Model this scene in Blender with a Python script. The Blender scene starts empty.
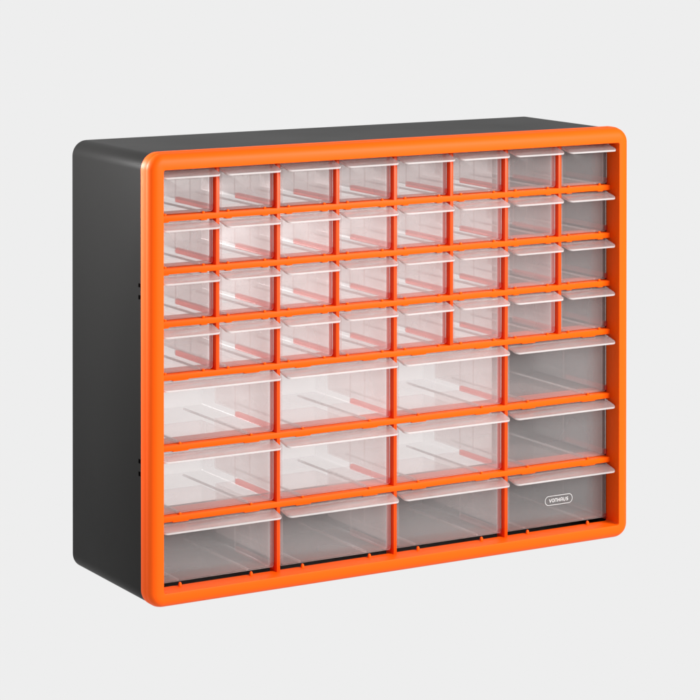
import bpy, bmesh, math, random
from mathutils import Vector, Matrix
random.seed(4)
S = bpy.context.scene
COL = S.collection

# ---------------------------------------------------------------- dimensions (metres)
W, H, D = 0.4965, 0.383, 0.1583          # cabinet width, height, depth of the case back
YB = 0.018                               # bezel depth (rear edge of the orange frame)
YR = 0.015                               # front plane of the shelves and dividers
YD = 0.0187                              # front plane of the drawers
IN_L, IN_T, IN_B = 0.0131, 0.0143, 0.0130    # bezel widths
X0, PX = 0.01225, 0.05921                # first cell line and cell pitch
RAILS = [0.3259, 0.2812, 0.2365, 0.1913, 0.1313, 0.0714]
RT = 0.0050                              # shelf thickness
Z_TOP, Z_BOT = 0.3683, 0.0137

# ---------------------------------------------------------------- helpers
def link(o, parent=None):
    COL.objects.link(o)
    if parent: o.parent = parent
    return o

def mesh_obj(name, bm, mat, parent=None, smooth=None):
    bmesh.ops.recalc_face_normals(bm, faces=bm.faces)
    me = bpy.data.meshes.new(name)
    bm.to_mesh(me); bm.free()
    me.materials.append(mat)
    if smooth is not None:
        me.shade_auto(smooth) if hasattr(me, 'shade_auto') else None
        for p in me.polygons: p.use_smooth = True
        try: me.set_sharp_from_angle(angle=math.radians(smooth))
        except Exception: pass
    return link(bpy.data.objects.new(name, me), parent)

def box(bm, x0, x1, y0, y1, z0, z1, bev=0.0, seg=2):
    vs = [bm.verts.new((x, y, z)) for x in (x0, x1) for y in (y0, y1) for z in (z0, z1)]
    idx = [(0,1,3,2), (4,6,7,5), (0,4,5,1), (2,3,7,6), (0,2,6,4), (1,5,7,3)]
    fs = [bm.faces.new([vs[i] for i in f]) for f in idx]
    if bev > 0:
        es = list({e for f in fs for e in f.edges})
        bmesh.ops.bevel(bm, geom=es, offset=bev, segments=seg, profile=0.5, affect='EDGES')

def rrect(cx0, cx1, cz0, cz1, r, n=10):
    """rounded rectangle outline in x, z, always 4*(n+1) points"""
    pts = []
    for (cx, cz, a0) in ((cx1-r, cz1-r, 0), (cx0+r, cz1-r, 90), (cx0+r, cz0+r, 180), (cx1-r, cz0+r, 270)):
        for i in range(n+1):
            a = math.radians(a0 + 90*i/n)
            pts.append((cx + r*math.cos(a), cz + r*math.sin(a)))
    return pts

def bake(o, mods):
    """apply modifiers into the mesh"""
    for typ, kw in mods:
        m = o.modifiers.new(typ.lower(), typ)
        for k, v in kw.items(): setattr(m, k, v)
    dg = bpy.context.evaluated_depsgraph_get()
    me = bpy.data.meshes.new_from_object(o.evaluated_get(dg))
    me.name = o.name
    o.modifiers.clear(); o.data = me

# ---------------------------------------------------------------- materials
def nodes(name):
    m = bpy.data.materials.new(name); m.use_nodes = True
    nt = m.node_tree; nt.nodes.clear()
    out = nt.nodes.new('ShaderNodeOutputMaterial')
    return m, nt, out

def plastic(name, col, rough, spec=0.5, grain=0.0, grain_scale=900, var=0.06, coat=0.0, glow=0.0):
    m, nt, out = nodes(name)
    b = nt.nodes.new('ShaderNodeBsdfPrincipled')
    tc = nt.nodes.new('ShaderNodeTexCoord')
    n1 = nt.nodes.new('ShaderNodeTexNoise'); n1.inputs['Scale'].default_value = 9; n1.inputs['Detail'].default_value = 4
    mix = nt.nodes.new('ShaderNodeMix'); mix.data_type = 'RGBA'
    mix.inputs[6].default_value = (*[c*(1-var) for c in col], 1)
    mix.inputs[7].default_value = (*[min(1, c*(1+var)) for c in col], 1)
    nt.links.new(tc.outputs['Object'], n1.inputs['Vector'])
    nt.links.new(n1.outputs['Fac'], mix.inputs[0])
    nt.links.new(mix.outputs[2], b.inputs['Base Color'])
    mr = nt.nodes.new('ShaderNodeMapRange')
    mr.inputs['To Min'].default_value = rough-0.05; mr.inputs['To Max'].default_value = rough+0.05
    nt.links.new(n1.outputs['Fac'], mr.inputs['Value'])
    nt.links.new(mr.outputs['Result'], b.inputs['Roughness'])
    b.inputs['Specular IOR Level'].default_value = spec
    b.inputs['Coat Weight'].default_value = coat
    if grain:
        n2 = nt.nodes.new('ShaderNodeTexNoise'); n2.inputs['Scale'].default_value = grain_scale; n2.inputs['Detail'].default_value = 2
        bp = nt.nodes.new('ShaderNodeBump'); bp.inputs['Strength'].default_value = grain; bp.inputs['Distance'].default_value = 0.0004
        nt.links.new(tc.outputs['Object'], n2.inputs['Vector'])
        nt.links.new(n2.outputs['Fac'], bp.inputs['Height'])
        nt.links.new(bp.outputs['Normal'], b.inputs['Normal'])
    sh = b.outputs['BSDF']
    if glow:                                                 # thin moulding lets some light through
        tl = nt.nodes.new('ShaderNodeBsdfTranslucent'); nt.links.new(mix.outputs[2], tl.inputs[0])
        ms = nt.nodes.new('ShaderNodeMixShader'); ms.inputs[0].default_value = glow
        nt.links.new(sh, ms.inputs[1]); nt.links.new(tl.outputs[0], ms.inputs[2])
        sh = ms.outputs[0]
    nt.links.new(sh, out.inputs['Surface'])
    return m

def frosted(name, fac, tint, spec_mul=1.0, rough=0.18, clear=(0.997, 0.995, 0.995)):
    """thin translucent polypropylene: see-through + milky scatter + soft sheen"""
    m, nt, out = nodes(name)
    N = nt.nodes.new
    tr = N('ShaderNodeBsdfTransparent'); tr.inputs[0].default_value = (*clear, 1)
    df = N('ShaderNodeBsdfDiffuse'); df.inputs[0].default_value = (*tint, 1)
    tl = N('ShaderNodeBsdfTranslucent'); tl.inputs[0].default_value = (*tint, 1)
    milk = N('ShaderNodeMixShader'); milk.inputs[0].default_value = 0.5
    nt.links.new(df.outputs[0], milk.inputs[1]); nt.links.new(tl.outputs[0], milk.inputs[2])
    tc = N('ShaderNodeTexCoord'); no = N('ShaderNodeTexNoise')
    no.inputs['Scale'].default_value = 16; no.inputs['Detail'].default_value = 0.5
    oi = N('ShaderNodeObjectInfo'); va = N('ShaderNodeVectorMath'); va.operation = 'MULTIPLY_ADD'
    va.inputs[1].default_value = (1, 1, 1)
    nt.links.new(tc.outputs['Object'], va.inputs[0])
    nt.links.new(oi.outputs['Location'], va.inputs[2])       # so that no two copies share their cloudiness
    nt.links.new(va.outputs[0], no.inputs['Vector'])
    mr = N('ShaderNodeMapRange'); mr.inputs['To Min'].default_value = fac*0.8; mr.inputs['To Max'].default_value = fac*1.2
    nt.links.new(no.outputs['Fac'], mr.inputs['Value'])
    base = N('ShaderNodeMixShader')
    nt.links.new(mr.outputs[0], base.inputs[0])
    nt.links.new(tr.outputs[0], base.inputs[1]); nt.links.new(milk.outputs[0], base.inputs[2])
    gl = N('ShaderNodeBsdfGlossy'); gl.inputs['Roughness'].default_value = rough
    gl.inputs[0].default_value = (1, 1, 1, 1)
    fr = N('ShaderNodeFresnel'); fr.inputs['IOR'].default_value = 1.42
    mu = N('ShaderNodeMath'); mu.operation = 'MULTIPLY'; mu.inputs[1].default_value = spec_mul
    nt.links.new(fr.outputs[0], mu.inputs[0])
    fin = N('ShaderNodeMixShader')
    nt.links.new(mu.outputs[0], fin.inputs[0])
    nt.links.new(base.outputs[0], fin.inputs[1]); nt.links.new(gl.outputs[0], fin.inputs[2])
    nt.links.new(fin.outputs[0], out.inputs['Surface'])
    return m

M_ORANGE = plastic('orange_plastic', (0.88, 0.094, 0.001), 0.48, 0.12, grain=0.06, var=0.04)
M_ORANGE_THIN = plastic('thin_orange_moulding', (0.92, 0.10, 0.002), 0.38, 0.38, grain=0.05, var=0.03, glow=0.4)
M_GREY = plastic('dark_grey_plastic', (0.0150, 0.0145, 0.0141), 0.42, 0.022, grain=0.14, grain_scale=1200, var=0.10)
M_BLACK = plastic('recess_shade_black', (0.002, 0.002, 0.002), 0.9, 0.0)  # stands in for the shade inside the latch pockets
M_BODY = frosted('milky_tray_plastic', 0.145, (0.985, 0.92, 0.91), 0.12, 0.35, clear=(0.998, 0.981, 0.978))  # faint pink tint stands in for orange light bounced off the frame
M_RUNNER = frosted('thin_orange_plastic', 0.15, (1.0, 0.22, 0.14), 0.2, clear=(1.0, 0.44, 0.40))
M_DRAWER = frosted('clear_drawer_front_plastic', 0.085, (0.98, 0.955, 0.96), 0.8)
M_EDGE = frosted('drawer_bright_edge_plastic', 0.27, (0.97, 0.93, 0.92), 0.8)  # extra milkiness paints bright lines on edges, rims and ridges
M_RIM = frosted('handle_rim_highlight_plastic', 0.62, (1.0, 0.98, 0.98), 0.8, 0.25)  # milkier than the lip, paints the highlight along its edge
M_HANDLE = frosted('clear_handle_plastic', 0.2, (0.98, 0.97, 0.97), 0.8, 0.22)
M_INK = plastic('white_ink', (0.6, 0.6, 0.6), 0.5, 0.3, var=0.01)

# ---------------------------------------------------------------- setting: seamless sweep, made to glow for an even shadowless tone
def make_backdrop():
    bm = bmesh.new()
    prof = [(-1.3, 0.0)]
    yb, r = 1.4, 0.6
    prof.append((yb-r, 0.0))
    for i in range(1, 13):
        a = math.radians(90*i/12)
        prof.append((yb-r+r*math.sin(a), r-r*math.cos(a)))
    prof.append((yb, 1.7))
    rows = [[bm.verts.new((x, y, z)) for (y, z) in prof] for x in (-1.6, 2.4)]
    for i in range(len(prof)-1):
        bm.faces.new((rows[0][i], rows[1][i], rows[1][i+1], rows[0][i+1]))
    m, nt, out = nodes('self_lit_white_sweep')
    em = nt.nodes.new('ShaderNodeEmission')  # sweep emits by itself instead of being lit
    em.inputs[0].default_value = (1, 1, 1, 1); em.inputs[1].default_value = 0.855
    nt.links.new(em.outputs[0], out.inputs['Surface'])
    o = mesh_obj('backdrop', bm, m, smooth=60)
    o['kind'] = 'structure'
make_backdrop()

# ---------------------------------------------------------------- the cabinet
cab = link(bpy.data.objects.new('storage_cabinet', None))
cab['label'] = 'orange fronted dark grey plastic storage cabinet full of clear drawers'
cab['category'] = 'storage cabinet'

# --- case: hollow dark grey shell with partly open back
def make_case():
    e, et, eb = 0.0003, 0.0018, 0.0009
    R, T = 0.0135, 0.0024
    y0, y1 = YB - 0.004, D
    bm = bmesh.new()
    def ring(ins, y, r):
        return [bm.verts.new((x, y, z)) for x, z in rrect(e+ins, W-e-ins, eb+ins, H-et-ins, r)]
    def skin(a, b):
        n = len(a)
        for i in range(n): bm.faces.new((a[i], a[(i+1) % n], b[(i+1) % n], b[i]))
    ro = [ring(0, y0, R), ring(0, y1-0.0012, R), ring(0.0004, y1-0.0004, R-0.0004), ring(0.0012, y1, R-0.0012)]
    ri = [ring(T, y0, R-T), ring(T, y1-T, R-T)]
    for a, b in zip(ro, ro[1:]): skin(a, b)
    skin(ro[0], ri[0]); skin(ri[0], ri[1])
    bm.faces.new(ro[-1]); bm.faces.new(ri[-1])
    case = mesh_obj('case', bm, M_GREY, cab, smooth=35)
    # latch pockets cut into the left side
    zs = [(0.2690, 0.2724), (0.2588, 0.2625), (0.1204, 0.1241), (0.1096, 0.1135)]
    cb = bmesh.new()
    for z0, z1 in zs: box(cb, -0.01, e+0.0013, 0.0186, 0.0231, z0, z1)
    box(cb, 0.022, W-0.050, D-0.02, D+0.02, 0.045, 0.345)          # assumed back opening, shaped to let backdrop light into the drawers
    cut = mesh_obj('cutter', cb, M_BLACK)
    bake(case, [('BOOLEAN', dict(object=cut, operation='DIFFERENCE', solver='EXACT'))])
    bpy.data.objects.remove(cut, do_unlink=True)
    for p in case.data.polygons: p.use_smooth = True
    case.data.set_sharp_from_angle(angle=math.radians(35))
    for z0, z1 in zs:
        b = bmesh.new(); box(b, e+0.0003, e+0.0012, 0.0187, 0.0230, z0+0.0001, z1-0.0001)
        mesh_obj('latch_slot_liner', b, M_BLACK, case)  # black liner painted as the dark of the hole
make_case()

# --- front frame: rounded bezel swept round the outline
def make_frame():
    bm = bmesh.new()
    R = 0.0147
    prof = [(0.0030, YB), (0.0004, YB), (0.0, YB-0.0004), (0.0, 0.0098), (0.0002, 0.0095), (0.0002, 0.0093), (0.0004, 0.0090)]
    for i in range(1, 11):                                   # big soft shoulder
        a = math.radians(90*i/10)
        prof.append((0.0004 + 0.0084*(1-math.cos(a)), 0.0089 - 0.0086*math.sin(a)))
    inn = IN_L
    prof += [(inn-0.0007, 0.0000), (inn-0.0002, 0.0002), (inn, 0.0007)]
    prof += [(inn-0.0001, YR), (inn-0.0001, YR+0.0055)]
    prof += [(inn-0.0022, YR+0.0055)]
    rows = []
    for d, y in prof:
        r = max(R-1.35*d, 0.0018)
        k = d/inn
        dt, db = k*IN_T, k*IN_B
        rows.append([bm.verts.new((x, y, z)) for x, z in rrect(d, W-d, db, H-dt, r, 12)])
    n = len(rows[0])
    for a, b in zip(rows, rows[1:]):
        for i in range(n): bm.faces.new((a[i], a[(i+1) % n], b[(i+1) % n], b[i]))
    a, b = rows[-1], rows[0]
    for i in range(n): bm.faces.new((a[i], a[(i+1) % n], b[(i+1) % n], b[i]))
    fr = mesh_obj('front_frame', bm, M_ORANGE, cab, smooth=40)
    return fr
frame = make_frame()

# --- cells: (x0, x1, z0, z1) of each opening
tops = [Z_TOP] + [z - RT/2 for z in RAILS]
bots = [z + RT/2 for z in RAILS] + [Z_BOT]
LINES = [X0 + k*PX for k in range(9)]
DT = 0.0035                                                  # divider front thickness
WL, WR = IN_L - 0.0001, W - IN_L + 0.0001                    # inner faces of the frame walls
def cell(row, i):
    step = 1 if row < 4 else 2
    k0, k1 = i*step, (i+1)*step
    x0 = WL if k0 == 0 else LINES[k0] + DT/2
    x1 = WR if k1 == 8 else LINES[k1] - DT/2
    return x0, x1, bots[row], tops[row]
CELLS = [(r, i, cell(r, i)) for r in range(7) for i in range(8 if r < 4 else 4)]

def nub_x(x0, x1, big):
    w = x1-x0
    return (x0+0.20*w, x0+0.79*w) if big else (x0+0.16*w, x0+0.80*w)

# --- shelves: front rail + shallow ledge + drawer stop nubs + small tabs underneath
def nub(bm, x, y, z, r=0.0014, h=0.0017):
    segs = 10
    lo = [bm.verts.new((x+r*math.cos(2*math.pi*i/segs), y+r*math.sin(2*math.pi*i/segs), z-0.0006)) for i in range(segs)]
    hi = [bm.verts.new((v.co.x, v.co.y, z+h*0.6)) for v in lo]
    tp = [bm.verts.new((x+(v.co.x-x)*.55, y+(v.co.y-y)*.55, z+h)) for v in lo]
    for a, b in ((lo, hi), (hi, tp)):
        for i in range(segs): bm.faces.new((a[i], a[(i+1) % segs], b[(i+1) % segs], b[i]))
    bm.faces.new(tp); bm.faces.new(lo[::-1])

for k, z in enumerate(RAILS):
    bm = bmesh.new()
    box(bm, WL-0.0015, WR+0.0015, YR-0.0003, YR+0.030, z-RT/2, z+RT/2, 0.0006, 2)
    for r, i, (x0, x1, z0, z1) in CELLS:
        if r == k:
            for x in nub_x(x0, x1, r >= 4): nub(bm, x, YR+0.0018, z+RT/2)
        if r == k+1:
            big = r >= 4
            hw = 0.0075 if big else 0.003
            for x in nub_x(x0, x1, big):
                box(bm, x-hw, x+hw, YR-0.0001, YR+0.010, z-RT/2-0.0008, z-RT/2+0.0008, 0.0003, 1)
    mesh_obj('shelf', bm, M_ORANGE, cab, smooth=40)
# nubs standing on the bottom of the frame
for r, i, (x0, x1, z0, z1) in CELLS:
    if r == 6:
        for x in nub_x(x0, x1, True):
            bm = bmesh.new()
            nub(bm, x, YR+0.0018, Z_BOT-0.0006, 0.0015, 0.0032)
            mesh_obj('drawer_stop', bm, M_ORANGE, frame, smooth=40)

# --- dividers, each with its drawer runners on the left
DIV_DEPTH, RUN_DEPTH = 0.013, 0.072
def runner(bm, x, r):
    z = bots[r]
    box(bm, x-0.0030, x+0.0006, YR+0.004, YR+RUN_DEPTH, z+0.0016, z+0.0062, 0.0003, 1)
for k in range(1, 8):
    bm = bmesh.new()
    full = k % 2 == 0
    zb = Z_BOT-0.003 if full else RAILS[3]+0.001
    x = LINES[k]
    box(bm, x-DT/2, x+DT/2, YR, YR+DIV_DEPTH, zb, Z_TOP+0.003, 0.0006, 2)
    dv = mesh_obj('divider', bm, M_ORANGE_THIN, cab, smooth=40)
    for r in range(7 if full else 4):
        bm = bmesh.new()
        runner(bm, x-DT/2, r)
        mesh_obj('runner', bm, M_RUNNER, dv, smooth=40)
for r in range(7):
    bm = bmesh.new()
    runner(bm, WR, r)
    mesh_obj('runner', bm, M_RUNNER, frame, smooth=40)

# ---------------------------------------------------------------- drawers
GAP = 0.0009
def make_drawer(w, h, big):
    """open tray, origin at front lower left corner; z up, y into the cabinet"""
    L, ins, y1 = 0.130, 0.0032, 0.0017
    hs = h - 0.0055                                          # side wall height behind the front
    # tray: open in front, narrower than the front plate
    bm = bmesh.new()
    def V(x, y, z): return bm.verts.new((x, y, z))
    A = [V(ins, y1, 0.0006), V(w-ins, y1, 0.0006), V(w-ins-.0006, L, 0.0012), V(ins+.0006, L, 0.0012)]
    B = [V(ins, y1, h-0.004), V(w-ins, y1, h-0.004), V(w-ins-.0006, L, hs), V(ins+.0006, L, hs)]
    l1, l2 = V(ins+.0001, 0.008, hs), V(w-ins-.0001, 0.008, hs)
    bm.faces.new((A[0], A[3], A[2], A[1]))
    bm.faces.new((A[1], A[2], B[2], l2, B[1]))
    bm.faces.new((A[2], A[3], B[3], B[2]))
    bm.faces.new((A[3], A[0], B[0], l1, B[3]))
    bot = set(A)
    es = [e for e in bm.edges if len(e.link_faces) == 2]
    bmesh.ops.bevel(bm, geom=es, offset=0.0018, segments=3, profile=0.5, affect='EDGES')
    o = mesh_obj('drawer', bm, M_DRAWER, None, smooth=40)
    o.data.materials.append(M_BODY); o.data.materials.append(M_EDGE)
    bake(o, [('SOLIDIFY', dict(thickness=0.0012, offset=-1.0))])
    for p in o.data.polygons:
        rim = p.center.z > hs*0.9 and p.normal.z > 0.8
        flat = max(abs(c) for c in p.normal) > 0.96
        p.material_index = 2 if rim else 1
    bm = bmesh.new(); bm.from_mesh(o.data)
    def add(idx, *a, **k):
        n0 = len(bm.faces); box(bm, *a, **k); bm.faces.ensure_lookup_table()
        for f in bm.faces[n0:]: f.material_index = idx
    # ribs on the inner side walls for a cross partition
    add(1, ins+0.0011, ins+0.0021, 0.062, 0.063, 0.003, hs-0.002)
    add(1, w-ins-0.0021, w-ins-0.0011, 0.062, 0.063, 0.003, hs-0.002)
    # two glide ridges along the underside
    for fx in ((0.20, 0.79) if big else (0.16, 0.80)):
        add(2, fx*w-0.0009, fx*w+0.0009, 0.004, L-0.004, -0.0004, 0.0011)
    # front plate
    bm2 = bmesh.new(); box(bm2, 0, w, 0, 0.0016, 0, h)
    es = [e for e in bm2.edges if abs(e.verts[0].co.y-e.verts[1].co.y) > 1e-5 and e.verts[0].co.z < 1e-5]
    bmesh.ops.bevel(bm2, geom=es, offset=0.0024, segments=4, profile=0.5, affect='EDGES')
    es = [e for e in bm2.edges if e.verts[0].co.y < 1e-5 and e.verts[1].co.y < 1e-5 and len(e.link_faces) == 2]
    bmesh.ops.bevel(bm2, geom=es, offset=0.0006, segments=2, profile=0.5, affect='EDGES')
    bmesh.ops.recalc_face_normals(bm2, faces=bm2.faces)
    for f in bm2.faces: f.material_index = 0 if abs(f.normal.y) > 0.95 else 2
    tmp = bpy.data.meshes.new('plate'); bm2.to_mesh(tmp); bm2.free()
    bm.from_mesh(tmp); bpy.data.meshes.remove(tmp)
    bm.to_mesh(o.data); bm.free()
    for p in o.data.polygons: p.use_smooth = True
    o.data.set_sharp_from_angle(angle=math.radians(40))
    # handle: sloping lip with rounded front corners and a thicker front edge
    P, drop, zt = 0.0168, 0.0042, h
    n = 6; rc = 0.0045
    path = [(0.0, 0.0)]
    for (cx, a0) in ((rc, 180), (w-rc, 270)):
        for i in range(n+1):
            a = math.radians(a0+90*i/n)
            path.append((cx+rc*math.cos(a), -(P-rc)+rc*math.sin(a)))
    path.append((w, 0.0))
    ex = 0.0003
    hb = bmesh.new()
    def up(x, y, off): return hb.verts.new((x, y, zt + drop*y/P + off))
    cx = w/2
    def inset(p, d):
        x, y = p
        return (x + (d if x < cx else -d) * (1 if abs(x-cx) > w/2-rc-1e-6 else abs(x-cx)/(w/2)), y + (d if y < -0.0001 else 0))
    top_in = [up(*inset(p, 0.0007), 0.0) for p in path]
    top_out = [up(p[0], p[1], -0.0006) for p in path]
    th = 0.0021
    bot_out = [up(p[0], p[1], -th) for p in path]
    bot_in = [up(*inset(p, 0.0014), -th) for p in path]
    und_in = [up(*inset(p, 0.0018), -0.0015) for p in path]
    n2 = len(path)
    for a, b in ((top_in, top_out), (top_out, bot_out), (bot_out, bot_in), (bot_in, und_in)):
        for i in range(n2-1): hb.faces.new((a[i], a[i+1], b[i+1], b[i]))
    hb.faces.new(top_in); hb.faces.new(und_in[::-1])
    # close the back edge against the drawer front
    hb.faces.new((top_in[0], top_out[0], bot_out[0], bot_in[0], und_in[0], und_in[-1], bot_in[-1], bot_out[-1], top_out[-1], top_in[-1]))
    nf = len(path)-1
    rim = set(range(nf, 2*nf))
    hb.faces.ensure_lookup_table()
    for q in rim: hb.faces[q].material_index = 1
    hd = mesh_obj('drawer_handle', hb, M_HANDLE, o, smooth=35)
    hd.data.materials.append(M_RIM)
    return o

protos, first = {}, {}
logo_drawer = None
for r, i, (x0, x1, z0, z1) in CELLS:
    low = 0.0028 if r == 6 else 0.0009
    zb = z0 + low
    ztop = z1 - (0.0010 if r else 0.0012)
    xa, xb = x0+GAP, x1-GAP
    if r < 4: w, h = PX-DT-2*GAP, 0.0376
    else:     w, h = 2*PX-DT-2*GAP, 0.0528
    key = 'small' if r < 4 else 'big'
    if key not in protos:
        protos[key] = make_drawer(w, h, r >= 4)
        o = protos[key]
    else:
        src = protos[key]
        o = src.copy(); COL.objects.link(o)
        for ch in src.children:
            c = ch.copy(); COL.objects.link(c); c.parent = o
    o.parent = cab
    # fit each drawer to its own opening, with a little play so no two sit alike
    sx = (xb-xa)/w; sz = (ztop-zb)/h
    o.scale = (sx, 1, sz)
    o.location = (xa + random.uniform(-.0002, .0002), YD + random.uniform(-.0002, .0009), zb)
    o.rotation_euler = (random.uniform(-.004, .001), 0, random.uniform(-.004, .004)*(1.5 if r < 4 else 0.7))
    if (r, i) == (6, 3): logo_drawer = (o, sx, sz)

# --- white logo printed on one drawer: rounded outline with stroke lettering
def ribbon(bm, pts, t, closed=False):
    n = len(pts); L_, R_ = [], []
    for i in range(n):
        a = pts[(i-1) % n] if (closed or i > 0) else pts[i]
        b = pts[(i+1) % n] if (closed or i < n-1) else pts[i]
        dx, dz = b[0]-a[0], b[1]-a[1]; l = math.hypot(dx, dz) or 1
        nx, nz = -dz/l*t/2, dx/l*t/2
        L_.append((pts[i][0]+nx, pts[i][1]+nz)); R_.append((pts[i][0]-nx, pts[i][1]-nz))
    vl = [bm.verts.new((x, 0, z)) for x, z in L_]; vr = [bm.verts.new((x, 0, z)) for x, z in R_]
    for i in range(n if closed else n-1):
        j = (i+1) % n
        bm.faces.new((vl[i], vl[j], vr[j], vr[i]))

def arc(cx, cz, rx, rz, a0, a1, n=10):
    return [(cx+rx*math.cos(math.radians(a0+(a1-a0)*i/n)), cz+rz*math.sin(math.radians(a0+(a1-a0)*i/n))) for i in range(n+1)]

def make_logo(parent):
    bm = bmesh.new()
    Wd, Ht = 0.0305, 0.0083
    ribbon(bm, rrect(-Wd/2, Wd/2, -Ht/2, Ht/2, Ht/2-0.0001, 10), 0.00042, True)
    h, w, t = 0.0033, 0.0024, 0.0005          # letter height, width, stroke
    gap = 0.00075
    n = 7; tot = n*w+(n-1)*gap; x = -tot/2; b = -h/2
    for ch in 'vonhaus':
        c = x+w/2
        if ch == 'v':
            ribbon(bm, [(x, b+h), (c, b)], t); ribbon(bm, [(c, b), (x+w, b+h)], t)
        elif ch == 'o':
            ribbon(bm, arc(c, 0, w/2-.0001, h/2-.0002, 0, 342, 19), t, True)
        elif ch == 'n':
            ribbon(bm, [(x+.0002, b), (x+.0002, b+h)], t)
            ribbon(bm, [(x+.0002, b+h-.0003)] + arc(c+.0003, b+h-w/2, w/2-.0004, w/2-.0002, 90, 0) + [(x+w-.0001, b)], t)
        elif ch == 'h':
            ribbon(bm, [(x+.0002, b), (x+.0002, b+h)], t); ribbon(bm, [(x+w-.0002, b), (x+w-.0002, b+h)], t)
            ribbon(bm, [(x+.0002, 0), (x+w-.0002, 0)], t)
        elif ch == 'a':
            ribbon(bm, [(x+.0001, b)] + arc(c, b+h-w/2, w/2-.0002, w/2-.0001, 180, 0) + [(x+w-.0001, b)], t)
            ribbon(bm, [(x+.0002, b+h*.36), (x+w-.0002, b+h*.36)], t*.9)
        elif ch == 'u':
            ribbon(bm, [(x+.0001, b+h)] + arc(c, b+w/2, w/2-.0002, w/2-.0001, 180, 360) + [(x+w-.0001, b+h)], t)
        elif ch == 's':
            q = h/4-.00008
            ribbon(bm, [(x+w-.0002, b+h-.0003)] + arc(c, b+h-q-.0003, w/2-.0003, q, 80, 270) + arc(c, b+q+.0003, w/2-.0003, q, 90, -100) + [(x+.0001, b+.0004)], t)
        x += w+gap
    o = mesh_obj('logo', bm, M_INK, parent)
    return o
ld, sx, sz = logo_drawer
ld['label'] = 'clear drawer with a white pill-shaped logo on its front'
lg = make_logo(ld)
lx, lz = 0.4286, 0.0394
lg.scale = (1/sx, 1, 1/sz)
lg.location = ((lx-ld.location.x)/sx, -0.00025, (lz-ld.location.z)/sz)

# ---------------------------------------------------------------- camera
yaw, pitch, roll = 0.530253593, 0.0125331, 0.00043
cp, sp, cy, sy = math.cos(pitch), math.sin(pitch), math.cos(yaw), math.sin(yaw)
fwd = Vector((sy*cp, cy*cp, -sp)); right = Vector((cy, -sy, 0)); up = right.cross(fwd)
r2 = right*math.cos(roll)+up*math.sin(roll); u2 = -right*math.sin(roll)+up*math.cos(roll)
cam = bpy.data.cameras.new('camera'); co = bpy.data.objects.new('camera', cam); link(co)
rot = Matrix((r2, u2, -fwd)).transposed().to_4x4()
co.matrix_world = Matrix.Translation((-0.95374, -1.95652, 0.60609)) @ rot
cam.sensor_width = 36; cam.lens = 2605.18*36/700
cam.shift_y = -(350+80.404)/700
cam.clip_start = 0.01; cam.clip_end = 100
S.camera = co

# ---------------------------------------------------------------- light: studio softboxes
w = bpy.data.worlds.new('World'); S.world = w; w.use_nodes = True
bg = w.node_tree.nodes['Background']
bg.inputs[0].default_value = (0.97, 0.98, 1.0, 1); bg.inputs[1].default_value = 0.34

def softbox(name, loc, target, sx, sy, power, col=(1, 1, 1)):
    l = bpy.data.lights.new(name, 'AREA'); l.shape = 'RECTANGLE'; l.size = sx; l.size_y = sy
    l.energy = power; l.color = col
    o = bpy.data.objects.new(name, l); link(o)
    o.location = loc
    d = Vector(target)-Vector(loc)
    o.rotation_euler = d.to_track_quat('-Z', 'Y').to_euler()
    return o
softbox('key_softbox', (0.95, -1.65, 1.05), (0.25, 0, 0.2), 1.1, 0.9, 80, (1, 0.985, 0.96))
ls = softbox('left_softbox', (-0.95, 1.05, 0.70), (-0.16, 0.0, 0.46), 0.4, 0.35, 4.2)
ls.data.spread = math.radians(32)
softbox('top_softbox', (0.25, 0.25, 1.5), (0.25, 0.08, 0.38), 0.7, 0.5, 0.4)

# ---------------------------------------------------------------- render settings
S.render.engine = 'CYCLES'
c = S.cycles
c.max_bounces = 24; c.diffuse_bounces = 12; c.glossy_bounces = 4; c.transmission_bounces = 8; c.transparent_max_bounces = 48
c.use_denoising = True
c.caustics_reflective = False; c.caustics_refractive = False
c.sample_clamp_indirect = 4
S.view_settings.view_transform = 'Standard'; S.view_settings.look = 'None'
S.view_settings.exposure = 0; S.view_settings.gamma = 1
S.render.resolution_x = S.render.resolution_y = 1024
